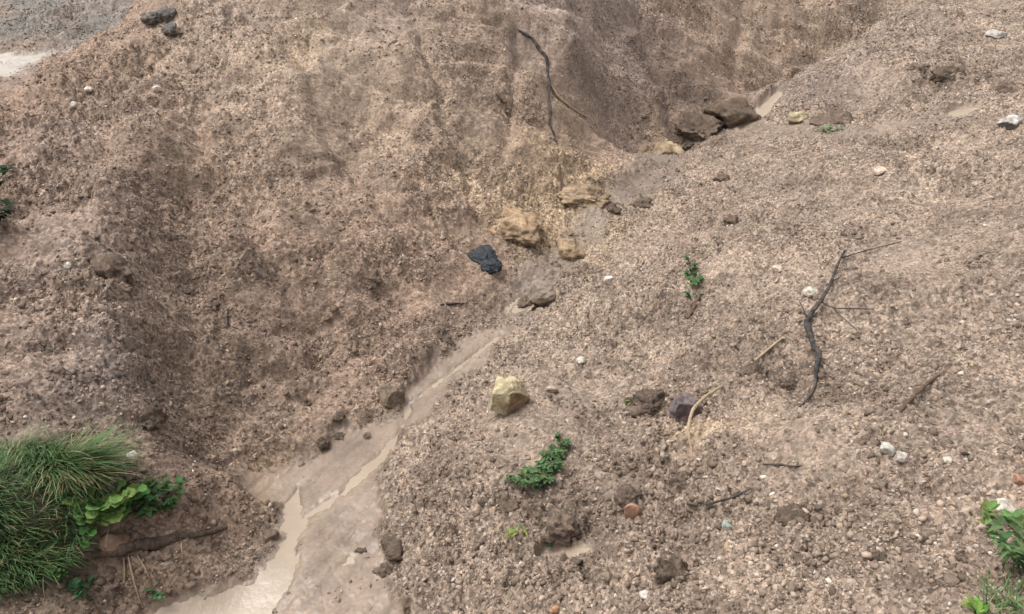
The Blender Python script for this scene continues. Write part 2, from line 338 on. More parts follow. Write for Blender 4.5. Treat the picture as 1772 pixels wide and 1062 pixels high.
# ------------------------------------------------------------------ material helper
def mat(name, color=(.3, .3, .3), attr=False, rough=.9, nscale=20., var=.3, bump=(60., .3, .01), spec=.3, second=None, wet=None, trans=0., fine=None):
    m = bpy.data.materials.new(name); m.use_nodes = True
    t = m.node_tree; N = t.nodes; L = t.links; b = N['Principled BSDF']
    tc = N.new('ShaderNodeTexCoord')
    def tex(scale, det=6., rgh=.6):
        q = N.new('ShaderNodeTexNoise'); q.inputs['Scale'].default_value = scale; q.inputs['Detail'].default_value = det; q.inputs['Roughness'].default_value = rgh
        L.new(tc.outputs['Object'], q.inputs['Vector']); return q
    if attr:
        a = N.new('ShaderNodeAttribute'); a.attribute_name = 'col'; src = a.outputs['Color']
    else:
        a = N.new('ShaderNodeRGB'); a.outputs[0].default_value = (*color, 1); src = a.outputs[0]
    if second:
        q = tex(nscale * .5, 5.)
        rp = N.new('ShaderNodeValToRGB'); rp.color_ramp.elements[0].position = .42; rp.color_ramp.elements[1].position = .62
        L.new(q.outputs['Fac'], rp.inputs[0])
        mx = N.new('ShaderNodeMix'); mx.data_type = 'RGBA'; L.new(rp.outputs[0], mx.inputs['Factor'])
        L.new(src, mx.inputs['A']); mx.inputs['B'].default_value = (*second, 1); src = mx.outputs['Result']
    q = tex(nscale)
    mr = N.new('ShaderNodeMapRange'); mr.inputs['From Min'].default_value = .3; mr.inputs['From Max'].default_value = .7
    mr.inputs['To Min'].default_value = 1 - var; mr.inputs['To Max'].default_value = 1 + var; L.new(q.outputs['Fac'], mr.inputs['Value'])
    mul = N.new('ShaderNodeVectorMath'); mul.operation = 'SCALE'; L.new(src, mul.inputs[0]); L.new(mr.outputs[0], mul.inputs['Scale']); src = mul.outputs[0]
    if fine:                                         # grit: cells of lighter and darker grains
        for sc, lo, hi in fine:
            vo = N.new('ShaderNodeTexVoronoi'); vo.inputs['Scale'].default_value = sc; L.new(tc.outputs['Object'], vo.inputs['Vector'])
            sp = N.new('ShaderNodeSeparateColor'); L.new(vo.outputs['Color'], sp.inputs[0])
            m3 = N.new('ShaderNodeMapRange'); m3.inputs['To Min'].default_value = lo; m3.inputs['To Max'].default_value = hi; L.new(sp.outputs[0], m3.inputs['Value'])
            gm = N.new('ShaderNodeAttribute'); gm.attribute_name = 'grit'
            m4 = N.new('ShaderNodeMix'); m4.data_type = 'FLOAT'; L.new(gm.outputs['Fac'], m4.inputs[0]); m4.inputs[2].default_value = 1.; L.new(m3.outputs[0], m4.inputs[3])
            mu = N.new('ShaderNodeVectorMath'); mu.operation = 'SCALE'; L.new(src, mu.inputs[0]); L.new(m4.outputs[0], mu.inputs['Scale']); src = mu.outputs[0]
    L.new(src, b.inputs['Base Color'])
    b.inputs['Roughness'].default_value = rough
    b.inputs['Specular IOR Level'].default_value = spec
    if wet:
        a2 = N.new('ShaderNodeAttribute'); a2.attribute_name = 'wet'
        m2 = N.new('ShaderNodeMapRange'); m2.inputs['To Min'].default_value = rough; m2.inputs['To Max'].default_value = wet
        L.new(a2.outputs['Fac'], m2.inputs['Value']); L.new(m2.outputs[0], b.inputs['Roughness'])
    if bump:
        q = tex(bump[0], 8., .65)
        bp = N.new('ShaderNodeBump'); bp.inputs['Strength'].default_value = bump[1]; bp.inputs['Distance'].default_value = bump[2]
        L.new(q.outputs['Fac'], bp.inputs['Height']); L.new(bp.outputs[0], b.inputs['Normal'])
        if fine:
            gm = N.new('ShaderNodeAttribute'); gm.attribute_name = 'grit'; L.new(gm.outputs['Fac'], bp.inputs['Strength'])
    if trans:
        tr = N.new('ShaderNodeBsdfTranslucent'); L.new(src, tr.inputs[0]); ms = N.new('ShaderNodeMixShader'); ms.inputs[0].default_value = trans
        L.new(b.outputs[0], ms.inputs[1]); L.new(tr.outputs[0], ms.inputs[2]); L.new(ms.outputs[0], N['Material Output'].inputs[0])
    return m

def mesh_obj(name, V, Fc, m, parent=None, loc=(0, 0, 0), col=None, smooth=False, attrs=None, world=True):
    """V are world coordinates; the object's origin goes to loc"""
    V = np.asarray(V, np.float32); loc = np.asarray(loc, np.float32)
    if world: V = V - loc
    me = bpy.data.meshes.new(name)
    if isinstance(Fc, np.ndarray):
        k = Fc.shape[1]
        me.vertices.add(len(V)); me.vertices.foreach_set('co', V.ravel())
        me.loops.add(Fc.size); me.loops.foreach_set('vertex_index', Fc.ravel().astype(np.int32))
        me.polygons.add(len(Fc)); me.polygons.foreach_set('loop_start', np.arange(0, Fc.size, k, dtype=np.int32))
        me.update(calc_edges=True)
    else:
        me.from_pydata([tuple(v) for v in V], [], [tuple(f) for f in Fc])
    if col is not None:
        a = me.attributes.new('col', 'FLOAT_COLOR', 'POINT')
        c4 = np.ones((len(V), 4), np.float32); c4[:, :3] = col; a.data.foreach_set('color', c4.ravel())
    for k, v in (attrs or {}).items():
        a = me.attributes.new(k, 'FLOAT', 'POINT'); a.data.foreach_set('value', np.asarray(v, np.float32))
    if smooth: me.polygons.foreach_set('use_smooth', np.ones(len(me.polygons), bool))
    me.materials.append(m); me.update()
    o = bpy.data.objects.new(name, me); COL.objects.link(o)
    if parent is not None:
        o.parent = parent; o.location = Vector(loc.tolist()) - parent.location
    else:
        o.location = loc.tolist()
    return o
def tag(o, label=None, cat=None, group=None, kind=None):
    if label: o['label'] = label
    if cat: o['category'] = cat
    if group: o['group'] = group
    if kind: o['kind'] = kind
    return o
def empty(name, p, label, cat, group=None):
    o = bpy.data.objects.new(name, None); o.empty_display_size = .1; COL.objects.link(o); o.location = [float(q) for q in p]
    return tag(o, label, cat, group)

# ------------------------------------------------------------------ the ground: one sheet, finer where the gully is
NR, NCOL = 1150, 1250
yr = np.concatenate([np.linspace(-9, 1.15, 30)[:-1], np.geomspace(1.2, 15.5, NR), np.geomspace(15.6, 90, 70)])
sc_ = np.concatenate([-np.geomspace(9, 1.02, 34), np.linspace(-1, 1, NCOL), np.geomspace(1.02, 9, 34)])
yy, ss = np.meshgrid(yr, sc_, indexing='ij')
xx = ss * (.58 * np.maximum(yy, 1.2) + 1.55)
bz = base_h(xx, yy)
sand_, flow_, road_ = masks(xx, yy)
zz = bz + detail(xx, yy, sand_, flow_, road_, bz)
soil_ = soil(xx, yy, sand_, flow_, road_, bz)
nr, nc = xx.shape
smo_ = clay_mask(xx, yy, bz); chan_ = chan_mask(xx, yy) * (1 - sand_)
idx = np.arange(nr * nc).reshape(nr, nc)
quads = np.stack([idx[:-1, :-1], idx[:-1, 1:], idx[1:, 1:], idx[1:, :-1]], -1).reshape(-1, 4)
M_ground = mat('soil', attr=True, rough=.88, nscale=9., var=.14, bump=(110., .6, .012), spec=.3, wet=.24, fine=[(30., .68, 1.3), (64., .52, 1.6)])
wetm = np.clip(sand_ * .9 + chan_ * .6 + (1 - sstep(0, .35, flow_)) * .4, 0, 1)
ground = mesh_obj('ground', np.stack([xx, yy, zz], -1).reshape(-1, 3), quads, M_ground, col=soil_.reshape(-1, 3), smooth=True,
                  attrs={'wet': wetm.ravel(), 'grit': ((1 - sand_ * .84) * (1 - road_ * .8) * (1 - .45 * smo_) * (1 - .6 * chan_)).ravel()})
tag(ground, 'bare brown and pinkish gravelly soil banks of the gully', 'ground', kind='structure')

# muddy water: sheet just above the carved bed, shores where the soil rises through it
M_water = mat('muddy_water', (.325, .256, .190), rough=.14, nscale=3., var=.10, bump=(13., .45, .016), spec=.5)
def water_sheet(name, keep, label):
    dz = -.035 - .0125
    bed = bz + dz + .010 * gnoise(xx * 3, yy * 3, 61)
    kf = keep[:-1, :-1] | keep[1:, :-1] | keep[:-1, 1:] | keep[1:, 1:]
    q = quads.reshape(nr - 1, nc - 1, 4)[kf]
    if not len(q): return
    ids, inv = np.unique(q, return_inverse=True)
    V = np.stack([xx, yy, bed], -1).reshape(-1, 3)[ids]
    o = mesh_obj(name, V, inv.reshape(-1, 4), M_water, smooth=True)
    return tag(o, label, 'water', kind='structure')
near_ = flow_ < .035
reg = side(xx, yy)
def box(u0, v0, u1, v1):
    rz_ = zz - ZC; dep = yy * cp - rz_ * sp_; dep = np.where(dep > .1, dep, .1)
    U = CX + F * xx / dep; Vv = CY - F * (yy * sp_ + rz_ * cp) / dep
    return (U > u0) & (U < u1) & (Vv > v0) & (Vv < v1) & (yy > 0)
near_low = near_ & (yy < 6.4) & (reg < .75)
water_sheet('stream', near_low, 'pale muddy stream water winding down the sandy gully bed')
water_sheet('pool', near_ & box(1240, 130, 1400, 240), 'pale muddy pool behind the dark boulder at the top of the gully')
water_sheet('puddle', near_ & box(900, 900, 1060, 980), 'small shallow puddle in the gravel slope')
water_sheet('puddle', near_ & box(1630, 160, 1720, 210), 'small pale puddle on the ledge at the top of the right slope')

# ------------------------------------------------------------------ gravel and soil crumbs (uncountable)
ICO_V = np.array([(0, 0, 1), (.894, 0, .447), (.276, .851, .447), (-.724, .526, .447), (-.724, -.526, .447), (.276, -.851, .447),
                  (.724, .526, -.447), (-.276, .851, -.447), (-.894, 0, -.447), (-.276, -.851, -.447), (.724, -.526, -.447), (0, 0, -1)])
ICO_F = np.array([(0, 1, 2), (0, 2, 3), (0, 3, 4), (0, 4, 5), (0, 5, 1), (1, 6, 2), (2, 7, 3), (3, 8, 4), (4, 9, 5), (5, 10, 1),
                  (6, 7, 2), (7, 8, 3), (8, 9, 4), (9, 10, 5), (10, 6, 1), (11, 7, 6), (11, 8, 7), (11, 9, 8), (11, 10, 9), (11, 6, 10)])
RS = np.random.RandomState(11)
r0, r1 = 30, 30 + NR + 8
c0, c1 = 34, 34 + NCOL - 1
def sample(n, dens):
    fi = r0 + RS.rand(n) * (r1 - r0); fj = c0 + RS.rand(n) * (c1 - c0 - 1)
    i = fi.astype(int); j = fj.astype(int); a = fi - i; b = fj - j
    def bl(G): return (G[i, j] * (1 - a) * (1 - b) + G[i + 1, j] * a * (1 - b) + G[i, j + 1] * (1 - a) * b + G[i + 1, j + 1] * a * b)
    k = RS.rand(n) < dens[i, j]
    return bl(xx)[k], bl(yy)[k], bl(zz)[k], soil_[i[k], j[k]]
def blobs(x, y, z, r, c, flat, jit, sink, name, m):
    n = len(x)
    V = ICO_V[None] * (1 + jit * (RS.rand(n, 12, 1) - .5)) + .25 * jit * (RS.rand(n, 12, 3) - .5)
    sx = RS.uniform(.75, 1.35, (n, 1)); sy = RS.uniform(.65, 1.1, (n, 1)); sz = RS.uniform(*flat, (n, 1))
    V = V * np.stack([sx, sy, sz], -1)
    q = RS.randn(n, 4); q[:, 1:3] *= .35; q /= np.linalg.norm(q, axis=1, keepdims=True)
    w_, a, b, d = q.T
    Rm = np.stack([np.stack([1 - 2 * (b * b + d * d), 2 * (a * b - d * w_), 2 * (a * d + b * w_)], -1),
                   np.stack([2 * (a * b + d * w_), 1 - 2 * (a * a + d * d), 2 * (b * d - a * w_)], -1),
                   np.stack([2 * (a * d - b * w_), 2 * (b * d + a * w_), 1 - 2 * (a * a + b * b)], -1)], 1)
    V = np.einsum('nij,nkj->nki', Rm, V) * r[:, None, None]
    V += np.stack([x, y, z + r * (sz[:, 0] * .6 - sink)], -1)[:, None, :]
    Fc = (ICO_F[None] + 12 * np.arange(n)[:, None, None]).reshape(-1, 3)
    cc = np.repeat(c, 12, 0)
    return mesh_obj(name, V.reshape(-1, 3), Fc, m, col=cc)
dep_ = yy * cp - (zz - ZC) * sp_
rbm = sstep(-.1, .5, reg)
pat = (1 - .68 * smo_) * (1 - .8 * chan_) * np.clip(.5 + .8 * fbm(xx, yy, 1.5, 4, 121), .05, 1)
dens_g = (1 - sand_ * (.965 - .12 * sstep(.1, .5, fbm(xx, yy, 2.5, 2, 150)))) * (1 - road_) * (.75 + .17 * rbm) * pat
M_gravel = mat('gravel', attr=True, rough=.75, nscale=60., var=.18, bump=(150., .4, .004), spec=.35)
x, y, z, c = sample(430000, dens_g)
n = len(x); dd = y * cp - (z - ZC) * sp_
r = np.maximum(.0050 * np.exp(.52 * RS.randn(n)), (.0009 + .0004 * sstep(4.6, 6.5, dd)) * dd * RS.uniform(.85, 1.25, n)); r = np.minimum(r, .022)
pal = np.array([(.36, .27, .21), (.42, .33, .26), (.30, .21, .155), (.62, .54, .45), (.24, .165, .12), (.38, .27, .15), (.33, .22, .18), (.13, .09, .07)]) * .95
pc = pal[RS.choice(len(pal), n, p=[.22, .17, .15, .11, .15, .06, .05, .09])]
lum = c.mean(1, keepdims=True) / .2
cc = (.42 * pc * np.clip(lum, .55, 1.3) + .58 * c * RS.uniform(.75, 1.5, (n, 1))) * RS.uniform(.7, 1.3, (n, 1))
tag(blobs(x, y, z, r, cc, (.3, .75), 1.0, .3, 'gravel', M_gravel), 'fine pinkish and tan gravel strewn over both banks', 'gravel', kind='stuff')
x, y, z, c = sample(3800, (1 - sand_ * .97) * (1 - road_) * (.25 + .75 * rbm))
n = len(x); dd = y * cp - (z - ZC) * sp_
r = np.clip(.0085 * np.exp(.35 * RS.randn(n)), .0012 * dd, .018)
pal = np.array([(.52, .45, .37), (.44, .36, .28), (.58, .53, .46), (.46, .34, .26)])
tag(blobs(x, y, z, r, pal[RS.randint(0, 4, n)] * RS.uniform(.65, 1.0, (n, 1)), (.35, .8), 1.0, .25, 'pebbles', M_gravel), 'pale cream and white pebbles sprinkled among the gravel', 'gravel', kind='stuff')
dens_c = (1 - sand_ * .985) * (1 - road_) * sstep(-.05, .55, fbm(xx, yy, 1.9, 3, 131)) * (.9 - .1 * rbm) + 1.2 * gsum(xx, yy, RUBBLE) * (1 - sand_) * sstep(-.2, .3, gnoise(xx * 4, yy * 4, 132))
x, y, z, c = sample(80000, dens_c)
n = len(x); dd = y * cp - (z - ZC) * sp_
r = np.clip(.0105 * np.exp(.45 * RS.randn(n)), .0013 * dd, .036)
M_clod = mat('clods', attr=True, rough=.95, nscale=40., var=.3, bump=(90., .9, .01), spec=.15)
tag(blobs(x, y, z, r, c * RS.uniform(.62, 1.08, (n, 1)), (.4, .8), 1.1, .4, 'soil_crumbs', M_clod), 'crumbled brown soil lying over both banks', 'soil', kind='stuff')

# ------------------------------------------------------------------ builders for the things
import bmesh
def ico(sub):
    bm = bmesh.new(); bmesh.ops.create_icosphere(bm, subdivisions=sub, radius=1)
    V = np.array([v.co[:] for v in bm.verts]); Fc = np.array([[v.index for v in f.verts] for f in bm.faces]); bm.free(); return V, Fc
ICO4, ICO3 = ico(5), ico(4)
def vnoise(V, f, seed, o=3):
    return np.array([mnoise.fractal(Vector((float(a) * f + seed * 3.1, float(b) * f - seed, float(c) * f + seed * .7)), 1.0, 2.0, o) for a, b, c in V])
M_rock = mat('rock', attr=True, rough=.8, nscale=38., var=.28, bump=(70., .8, .012), spec=.3)
M_dirt = mat('damp_clod', attr=True, rough=.95, nscale=45., var=.35, bump=(85., 1., .02), spec=.15)
def rock(u, v, wpx, hpx, col, label, cat='rock', name='rock', cuts=7, deep=.9, seed=1, sink=.3, facet=None, facet_col=None, m=None, rot=None, rough=.12, big=False, group=None, lump=0., tall=None):
    rr = random.Random(seed * 77 + 5)
    p = at(u, v + .22 * hpx); k = px_m(p)
    sx = 1.14 * wpx / 2 / k; sz = 1.14 * hpx / 2 / k * (tall or .95); sy = sx * deep
    V, Fc = ICO4 if big else ICO3
    V = V.copy(); own = np.full(len(V), -1)
    planes = [(Vector((rr.gauss(0, 1), rr.gauss(0, 1), rr.gauss(0, 1))).normalized(), rr.uniform(.55, .82)) for _ in range(cuts)]
    if facet: planes.append((Vector(facet[0]).normalized(), facet[1]))
    for i, (nv, d) in enumerate(planes):
        nn = np.array(nv); q = V @ nn - d; h = q > 0
        V[h] -= q[h, None] * nn; own[h] = i
    nz = vnoise(V, 1.7, seed) * rough + vnoise(V, 5.5, seed + 9) * rough * .45 + vnoise(V, 13., seed + 4, 2) * rough * .2
    if lump: nz = nz + lump * np.abs(vnoise(V, 3.1, seed + 21))
    V = V * (1 + nz)[:, None] * np.array([sx, sy, sz])
    a = rr.uniform(-.5, .5) if rot is None else rot
    V = V @ np.array(Matrix.Rotation(a, 3, 'Z')).T
    nrm = ground_n(p[0], p[1]); tilt = np.array(Vector((0, 0, 1)).rotation_difference((nrm + Vector((0, 0, 1.2))).normalized()).to_matrix())
    V = V @ tilt.T
    c = np.tile(np.array(col, float), (len(V), 1))
    if facet_col is not None: c[own == len(planes) - 1] = facet_col
    c *= (1 + .5 * vnoise(V / max(sx, .01), 2.3, seed + 31))[:, None].clip(.6, 1.5)
    low = np.clip(.75 - (V[:, 2] / sz + 1) * .55 + 1.1 * vnoise(V / max(sx, .01), 1.9, seed + 51), 0, 1) * .75      # mud caked round the foot
    c = c + (np.array([.235, .178, .132]) - c) * (low * (min(c.mean(1)) > .05))[:, None]
    loc = np.array([p[0], p[1], p[2] - sz * sink * .2])
    V = V + loc + np.array([0, 0, sz * (1 - 2 * sink)])
    o = mesh_obj(name, V, Fc, m or M_rock, loc=loc, col=c, smooth=False)
    return tag(o, label, cat, group)

def smooth_path(P, n):
    P = np.asarray(P, float); t = np.concatenate([[0], np.cumsum(np.linalg.norm(np.diff(P[:, :3], axis=0), axis=1))]); t /= t[-1]
    q = np.linspace(0, 1, n); out = np.zeros((n, P.shape[1]))
    for k in range(P.shape[1]):                        # Catmull-Rom-like: cubic hermite with finite differences
        mtan = np.gradient(P[:, k], t)
        i = np.clip(np.searchsorted(t, q) - 1, 0, len(t) - 2); h = t[i + 1] - t[i]; s = (q - t[i]) / h
        out[:, k] = (2*s**3 - 3*s**2 + 1) * P[i, k] + (s**3 - 2*s**2 + s) * h * mtan[i] + (-2*s**3 + 3*s**2) * P[i + 1, k] + (s**3 - s**2) * h * mtan[i + 1]
    return out
def tube(P, sides=8, n=40, wob=.15, seed=0):
    """P rows: x y z r"""
    Q = smooth_path(P, n); V = []; Fc = []
    rr = random.Random(seed)
    for i in range(n):
        a = Q[min(i + 1, n - 1), :3] - Q[max(i - 1, 0), :3]; d = Vector(a).normalized()
        s = d.cross(Vector((0, 0, 1))); s = s.normalized() if s.length > .1 else Vector((1, 0, 0)); t = s.cross(d)
        r = max(Q[i, 3], .0008) * (1 + wob * rr.uniform(-1, 1))
        off = Vector((rr.uniform(-1, 1), rr.uniform(-1, 1), rr.uniform(-1, 1))) * r * wob
        for j in range(sides):
            th = 2 * math.pi * j / sides
            V.append(Vector(Q[i, :3]) + off + (s * math.cos(th) + t * math.sin(th)) * r * (1 + wob * rr.uniform(-.6, .6)))
    for i in range(n - 1):
        for j in range(sides):
            Fc.append((i * sides + j, i * sides + (j + 1) % sides, (i + 1) * sides + (j + 1) % sides, (i + 1) * sides + j))
    Fc.append(tuple(reversed(range(sides)))); Fc.append(tuple(range((n - 1) * sides, n * sides)))
    return np.array([v[:] for v in V]), Fc
def gpath(L):
    """rows (u, v, r_px, lift_m): a path lying on the ground"""
    out = []
    for u, v, r, h in L:
        p = cast(u, v, lambda a, b: full_h(a, b) + h); rm = r / px_m(p); out.append((p[0], p[1], p[2] + rm * .4, rm))
    return out
def stick(name, L, m, label=None, cat=None, parent=None, group=None, seed=0, n=40, wob=.15):
    P = gpath(L) if len(L[0]) == 4 and L[0][0] > 20 else L
    V, Fc = tube(P, n=n, wob=wob, seed=seed)
    o = mesh_obj(name, V, Fc, m, parent=parent, loc=np.array(P[0][:3]) if parent is None else np.array(parent.location), smooth=True)
    return tag(o, label, cat, group)

class Leaves:
    def __init__(s): s.V = []; s.F = []; s.C = []
    def leaf(s, b, d, up, L, Wd, droop, col, kind='oval', fold=.25, nseg=7):
        b = Vector(b); d = Vector(d).normalized(); up = Vector(up); si = d.cross(up)
        si = si.normalized() if si.length > .05 else d.orthogonal().normalized(); nn = si.cross(d).normalized()
        k0 = len(s.V)
        for i in range(nseg + 1):
            t = i / nseg
            if kind == 'oval': wd = math.sin(math.pi * min(1, t * .93 + .05) ** .8) ** .9
            elif kind == 'lance': wd = math.sin(math.pi * min(1, t * .96 + .03) ** .6)
            else: wd = math.sqrt(max(0, 1 - (2 * t * .98 - .96) ** 2)) * (1 + .12 * math.sin(t * 17))
            c = b + d * (L * t) - Vector((0, 0, 1)) * (droop * L * t * t)
            h = Wd * .5 * wd
            for q in (-1, -.5, 0, .5, 1):
                s.V.append(c + si * (h * q) + nn * (abs(q) * h * fold + .06 * Wd * math.sin(t * 9 + q * 3)))
                f = 1 + .12 * (1 - abs(q)) - .1 * t
                s.C.append((col[0] * f, col[1] * f, col[2] * f))
        for i in range(nseg):
            for q in range(4):
                a = k0 + i * 5 + q; s.F.append((a, a + 1, a + 6, a + 5))
    def blade(s, b, az, lean, L, Wd, curl, col, nseg=6):
        b = Vector(b); h = Vector((math.cos(az), math.sin(az), 0)); si = Vector((-h.y, h.x, 0)); k0 = len(s.V); p = b.copy(); th = lean
        for i in range(nseg + 1):
            t = i / nseg; wd = Wd * (1 - t ** 1.6) * .5 + .0004
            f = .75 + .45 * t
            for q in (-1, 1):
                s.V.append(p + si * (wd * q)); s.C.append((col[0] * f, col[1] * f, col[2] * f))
            p = p + (h * math.sin(th) + Vector((0, 0, 1)) * math.cos(th)) * (L / nseg); th += curl / nseg
        for i in range(nseg):
            a = k0 + 2 * i; s.F.append((a, a + 1, a + 3, a + 2))
    def build(s, name, m, parent=None, loc=(0, 0, 0)):
        return mesh_obj(name, np.array([v[:] for v in s.V]), s.F, m, parent=parent, loc=np.array(parent.location if parent else loc), col=np.array(s.C), smooth=True)
M_leaf = mat('leaf_green', attr=True, rough=.85, nscale=45., var=.32, bump=(60., .5, .005), spec=.2, trans=.25)
M_grass = mat('grass_green', attr=True, rough=.55, nscale=30., var=.2, bump=None, spec=.3, trans=.25)
M_stem = mat('stem_green', (.10, .13, .045), rough=.7, nscale=60., var=.25, bump=(90., .3, .002))

# ------------------------------------------------------------------ stones with a face of their own
rock(876, 696, 68, 66, (.44, .37, .23), 'blocky pale yellow rock with a brown broken face on the gravel right of the stream', seed=3, cuts=5, deep=.85, sink=.12, big=True, rot=.25,
     facet=((.45, -.85, -.25), .56), facet_col=(.23, .155, .09), rough=.13, lump=.06, tall=1.0)
rock(893, 388, 94, 46, (.44, .31, .195), 'large orange ochre boulder half sunk in the bank above the black bag', 'boulder', 'boulder', seed=8, cuts=6, sink=.46, big=True, rough=.24, lump=.1, m=M_dirt)
rock(1012, 330, 74, 32, (.36, .265, .175), 'flat ochre clay block at the foot of the far bank', 'clay block', 'clay_block', seed=14, cuts=7, sink=.56, big=True, rough=.3, lump=.15, m=M_dirt)
rock(985, 422, 52, 28, (.36, .262, .168), 'low crumbly ochre clay block just right of the large ochre boulder', 'clay block', 'clay_block', seed=15, cuts=6, sink=.58, rough=.25, lump=.2, m=M_dirt)
rock(1155, 257, 52, 36, (.36, .27, .17), 'yellowish clay block beside the grey upper channel', 'clay block', 'clay_block', seed=16, cuts=6, sink=.48, rough=.2)
rock(1264, 188, 92, 56, (.140, .103, .075), 'dark wet brown boulder blocking the gully in front of the pale pool', 'boulder', 'boulder', seed=22, cuts=6, sink=.42, big=True, rough=.16, rot=.1, m=M_dirt, lump=.08)
rock(1178, 232, 50, 22, (.140, .104, .078), 'thin ragged earth ledge trailing down from the wet boulder', 'clod', 'earth_clod', seed=29, cuts=3, sink=.6, rough=.4, m=M_dirt, lump=.3, big=True)
rock(1210, 211, 68, 40, (.140, .104, .078), 'dark brown earth clod left of and below the wet boulder', 'clod', 'earth_clod', seed=23, cuts=4, sink=.52, rough=.3, rot=.5, m=M_dirt, lump=.2, big=True)
rock(1446, 197, 70, 34, (.150, .113, .088), 'low dark earth clod under the mound on the right ledge', 'clod', 'earth_clod', seed=24, cuts=5, sink=.5, rough=.25, m=M_dirt, lump=.2)
rock(1380, 203, 30, 20, (.36, .30, .185), 'small pale yellow clay lump beside the pale pool', 'clay lump', 'clay_lump', seed=25, cuts=5, rough=.2)
rock(1187, 706, 54, 68, (.150, .120, .124), 'angular dull purple stone behind the pale curved stem', seed=31, cuts=7, deep=.8, sink=.36, big=True, rough=.13, facet=((-.1, -.9, .1), .5), facet_col=(.100, .074, .078))
rock(1130, 688, 66, 40, (.125, .092, .072), 'dark brown earth clod just left of the purple stone', 'clod', 'earth_clod', seed=32, cuts=4, sink=.55, rough=.36, m=M_dirt, lump=.25, big=True)
rock(938, 493, 64, 34, (.215, .172, .136), 'flat grey brown stone at the head of the sandy stream bed', seed=35, cuts=8, sink=.52, big=True, rough=.12)
rock(675, 683, 46, 32, (.150, .115, .080), 'rounded dark brown rock at the left edge of the stream bed', seed=36, cuts=5, sink=.28, big=True, rough=.12)
rock(470, 927, 26, 22, (.12, .085, .065), 'small dark brown rock at the left edge of the widening stream', seed=37, cuts=5, sink=.25)
rock(196, 926, 44, 40, (.185, .118, .078), 'rusty brown stone under the round-leaved weed', seed=38, cuts=5, sink=.5, rough=.15)
rock(1534, 777, 24, 24, (.46, .43, .38), 'white quartz stone, left of the pair on the right slope', 'stone', 'stone', seed=41, cuts=6, sink=.25)
rock(1556, 789, 27, 17, (.44, .39, .34), 'flatter cream stone, right of the white pair on the right slope', 'stone', 'stone', seed=42, cuts=6, sink=.25)
rock(1744, 217, 36, 30, (.42, .40, .37), 'white and grey stone lying near the right edge of the upper slope', 'stone', 'stone', seed=43, cuts=7, sink=.2, facet=((-.4, -.7, -.2), .45), facet_col=(.08, .08, .075))
rock(1738, 876, 38, 26, (.50, .45, .38), 'flat pale stone just above the broad-leaved plant on the right', 'stone', 'stone', seed=44, cuts=8, sink=.3)
rock(1522, 296, 26, 15, (.50, .38, .30), 'flat pale pinkish stone high on the right slope', 'stone', 'stone', seed=45, cuts=7, sink=.3)
rock(955, 674, 22, 14, (.36, .28, .23), 'short rod-shaped pinkish stone right of the yellow rock', 'stone', 'stone', seed=46, cuts=4, deep=.5, sink=.2)
rock(1115, 1028, 18, 12, (.57, .52, .46), 'small white stone near the bottom of the gravel slope', 'stone', 'stone', seed=47, cuts=5)
rock(1092, 886, 30, 36, (.33, .185, .125), 'larger orange brick fragment in the gravel below the leafy sprig', 'brick', 'brick_fragment', seed=51, cuts=9, deep=.6, sink=.25, rough=.06)
rock(960, 1053, 18, 17, (.36, .19, .11), 'small orange brick fragment at the bottom of the gravel slope', 'brick', 'brick_fragment', seed=52, cuts=7, sink=.25, rough=.06)
rock(1764, 831, 26, 18, (.34, .18, .12), 'orange brick fragment at the right edge above the pale stone', 'brick', 'brick_fragment', seed=53, cuts=7, sink=.25, rough=.06)
rock(1255, 907, 22, 14, (.27, .32, .28), 'pale green stone chip lying in the gravel', 'stone', 'stone', seed=54, cuts=7, sink=.25)
rock(1722, 60, 30, 17, (.40, .36, .33), 'whitish flat stone far up the right slope by the top corner', 'stone', 'stone', seed=55, cuts=7, sink=.25)
rock(1404, 505, 26, 17, (.46, .41, .34), 'cream stone touching the left side of the forked black branch', 'stone', 'stone', seed=56, cuts=6, sink=.25)
rock(1054, 485, 17, 13, (.60, .54, .48), 'small whitish stone right of the flat grey brown stone', 'stone', 'stone', seed=57, cuts=6, sink=.2)
rock(1344, 466, 16, 14, (.52, .42, .34), 'small beige stone between the upright weed and the black branch', 'stone', 'stone', seed=58, cuts=6, sink=.2)
rock(1005, 625, 14, 15, (.62, .56, .48), 'small cream stone on the slope above the rod-shaped stone', 'stone', 'stone', seed=59, cuts=6, sink=.2)
rock(231, 790, 19, 14, (.48, .45, .41), 'small white stone beside the tall grass tuft', 'stone', 'stone', seed=60, cuts=6, sink=.1)
rock(128, 183, 14, 12, (.52, .45, .38), 'pale stone on the left spur, lower of two', 'stone', 'stone', seed=61, cuts=5, sink=.2)
rock(154, 155, 13, 9, (.62, .55, .48), 'pale stone on the left spur, upper of two', 'stone', 'stone', seed=62, cuts=5, sink=.2)
rock(272, 154, 15, 10, (.55, .45, .38), 'pale pinkish stone near the top of the left bank below the dark clods', 'stone', 'stone', seed=63, cuts=5, sink=.2)
rock(118, 437+23, 12, 12, (.62, .56, .49), 'tiny pale stone low on the left spur', 'stone', 'stone', seed=64, cuts=5, sink=.2)
rock(1640, 797, 18, 15, (.52, .44, .37), 'beige stone right of the white pair on the right slope', 'stone', 'stone', seed=65, cuts=6, sink=.25)
rock(1730, 935, 20, 16, (.48, .40, .32), 'tan stone at the left of the broad-leaved plant', 'stone', 'stone', seed=66, cuts=6, sink=.25)
rock(266, 24, 34, 20, (.165, .155, .142), 'charcoal grey clod on top of the left bank, wide left one of three', 'clod', 'earth_clod', seed=71, cuts=3, sink=.5, rough=.3, m=M_dirt, lump=.3, group='dark grey clods on top of the left bank')
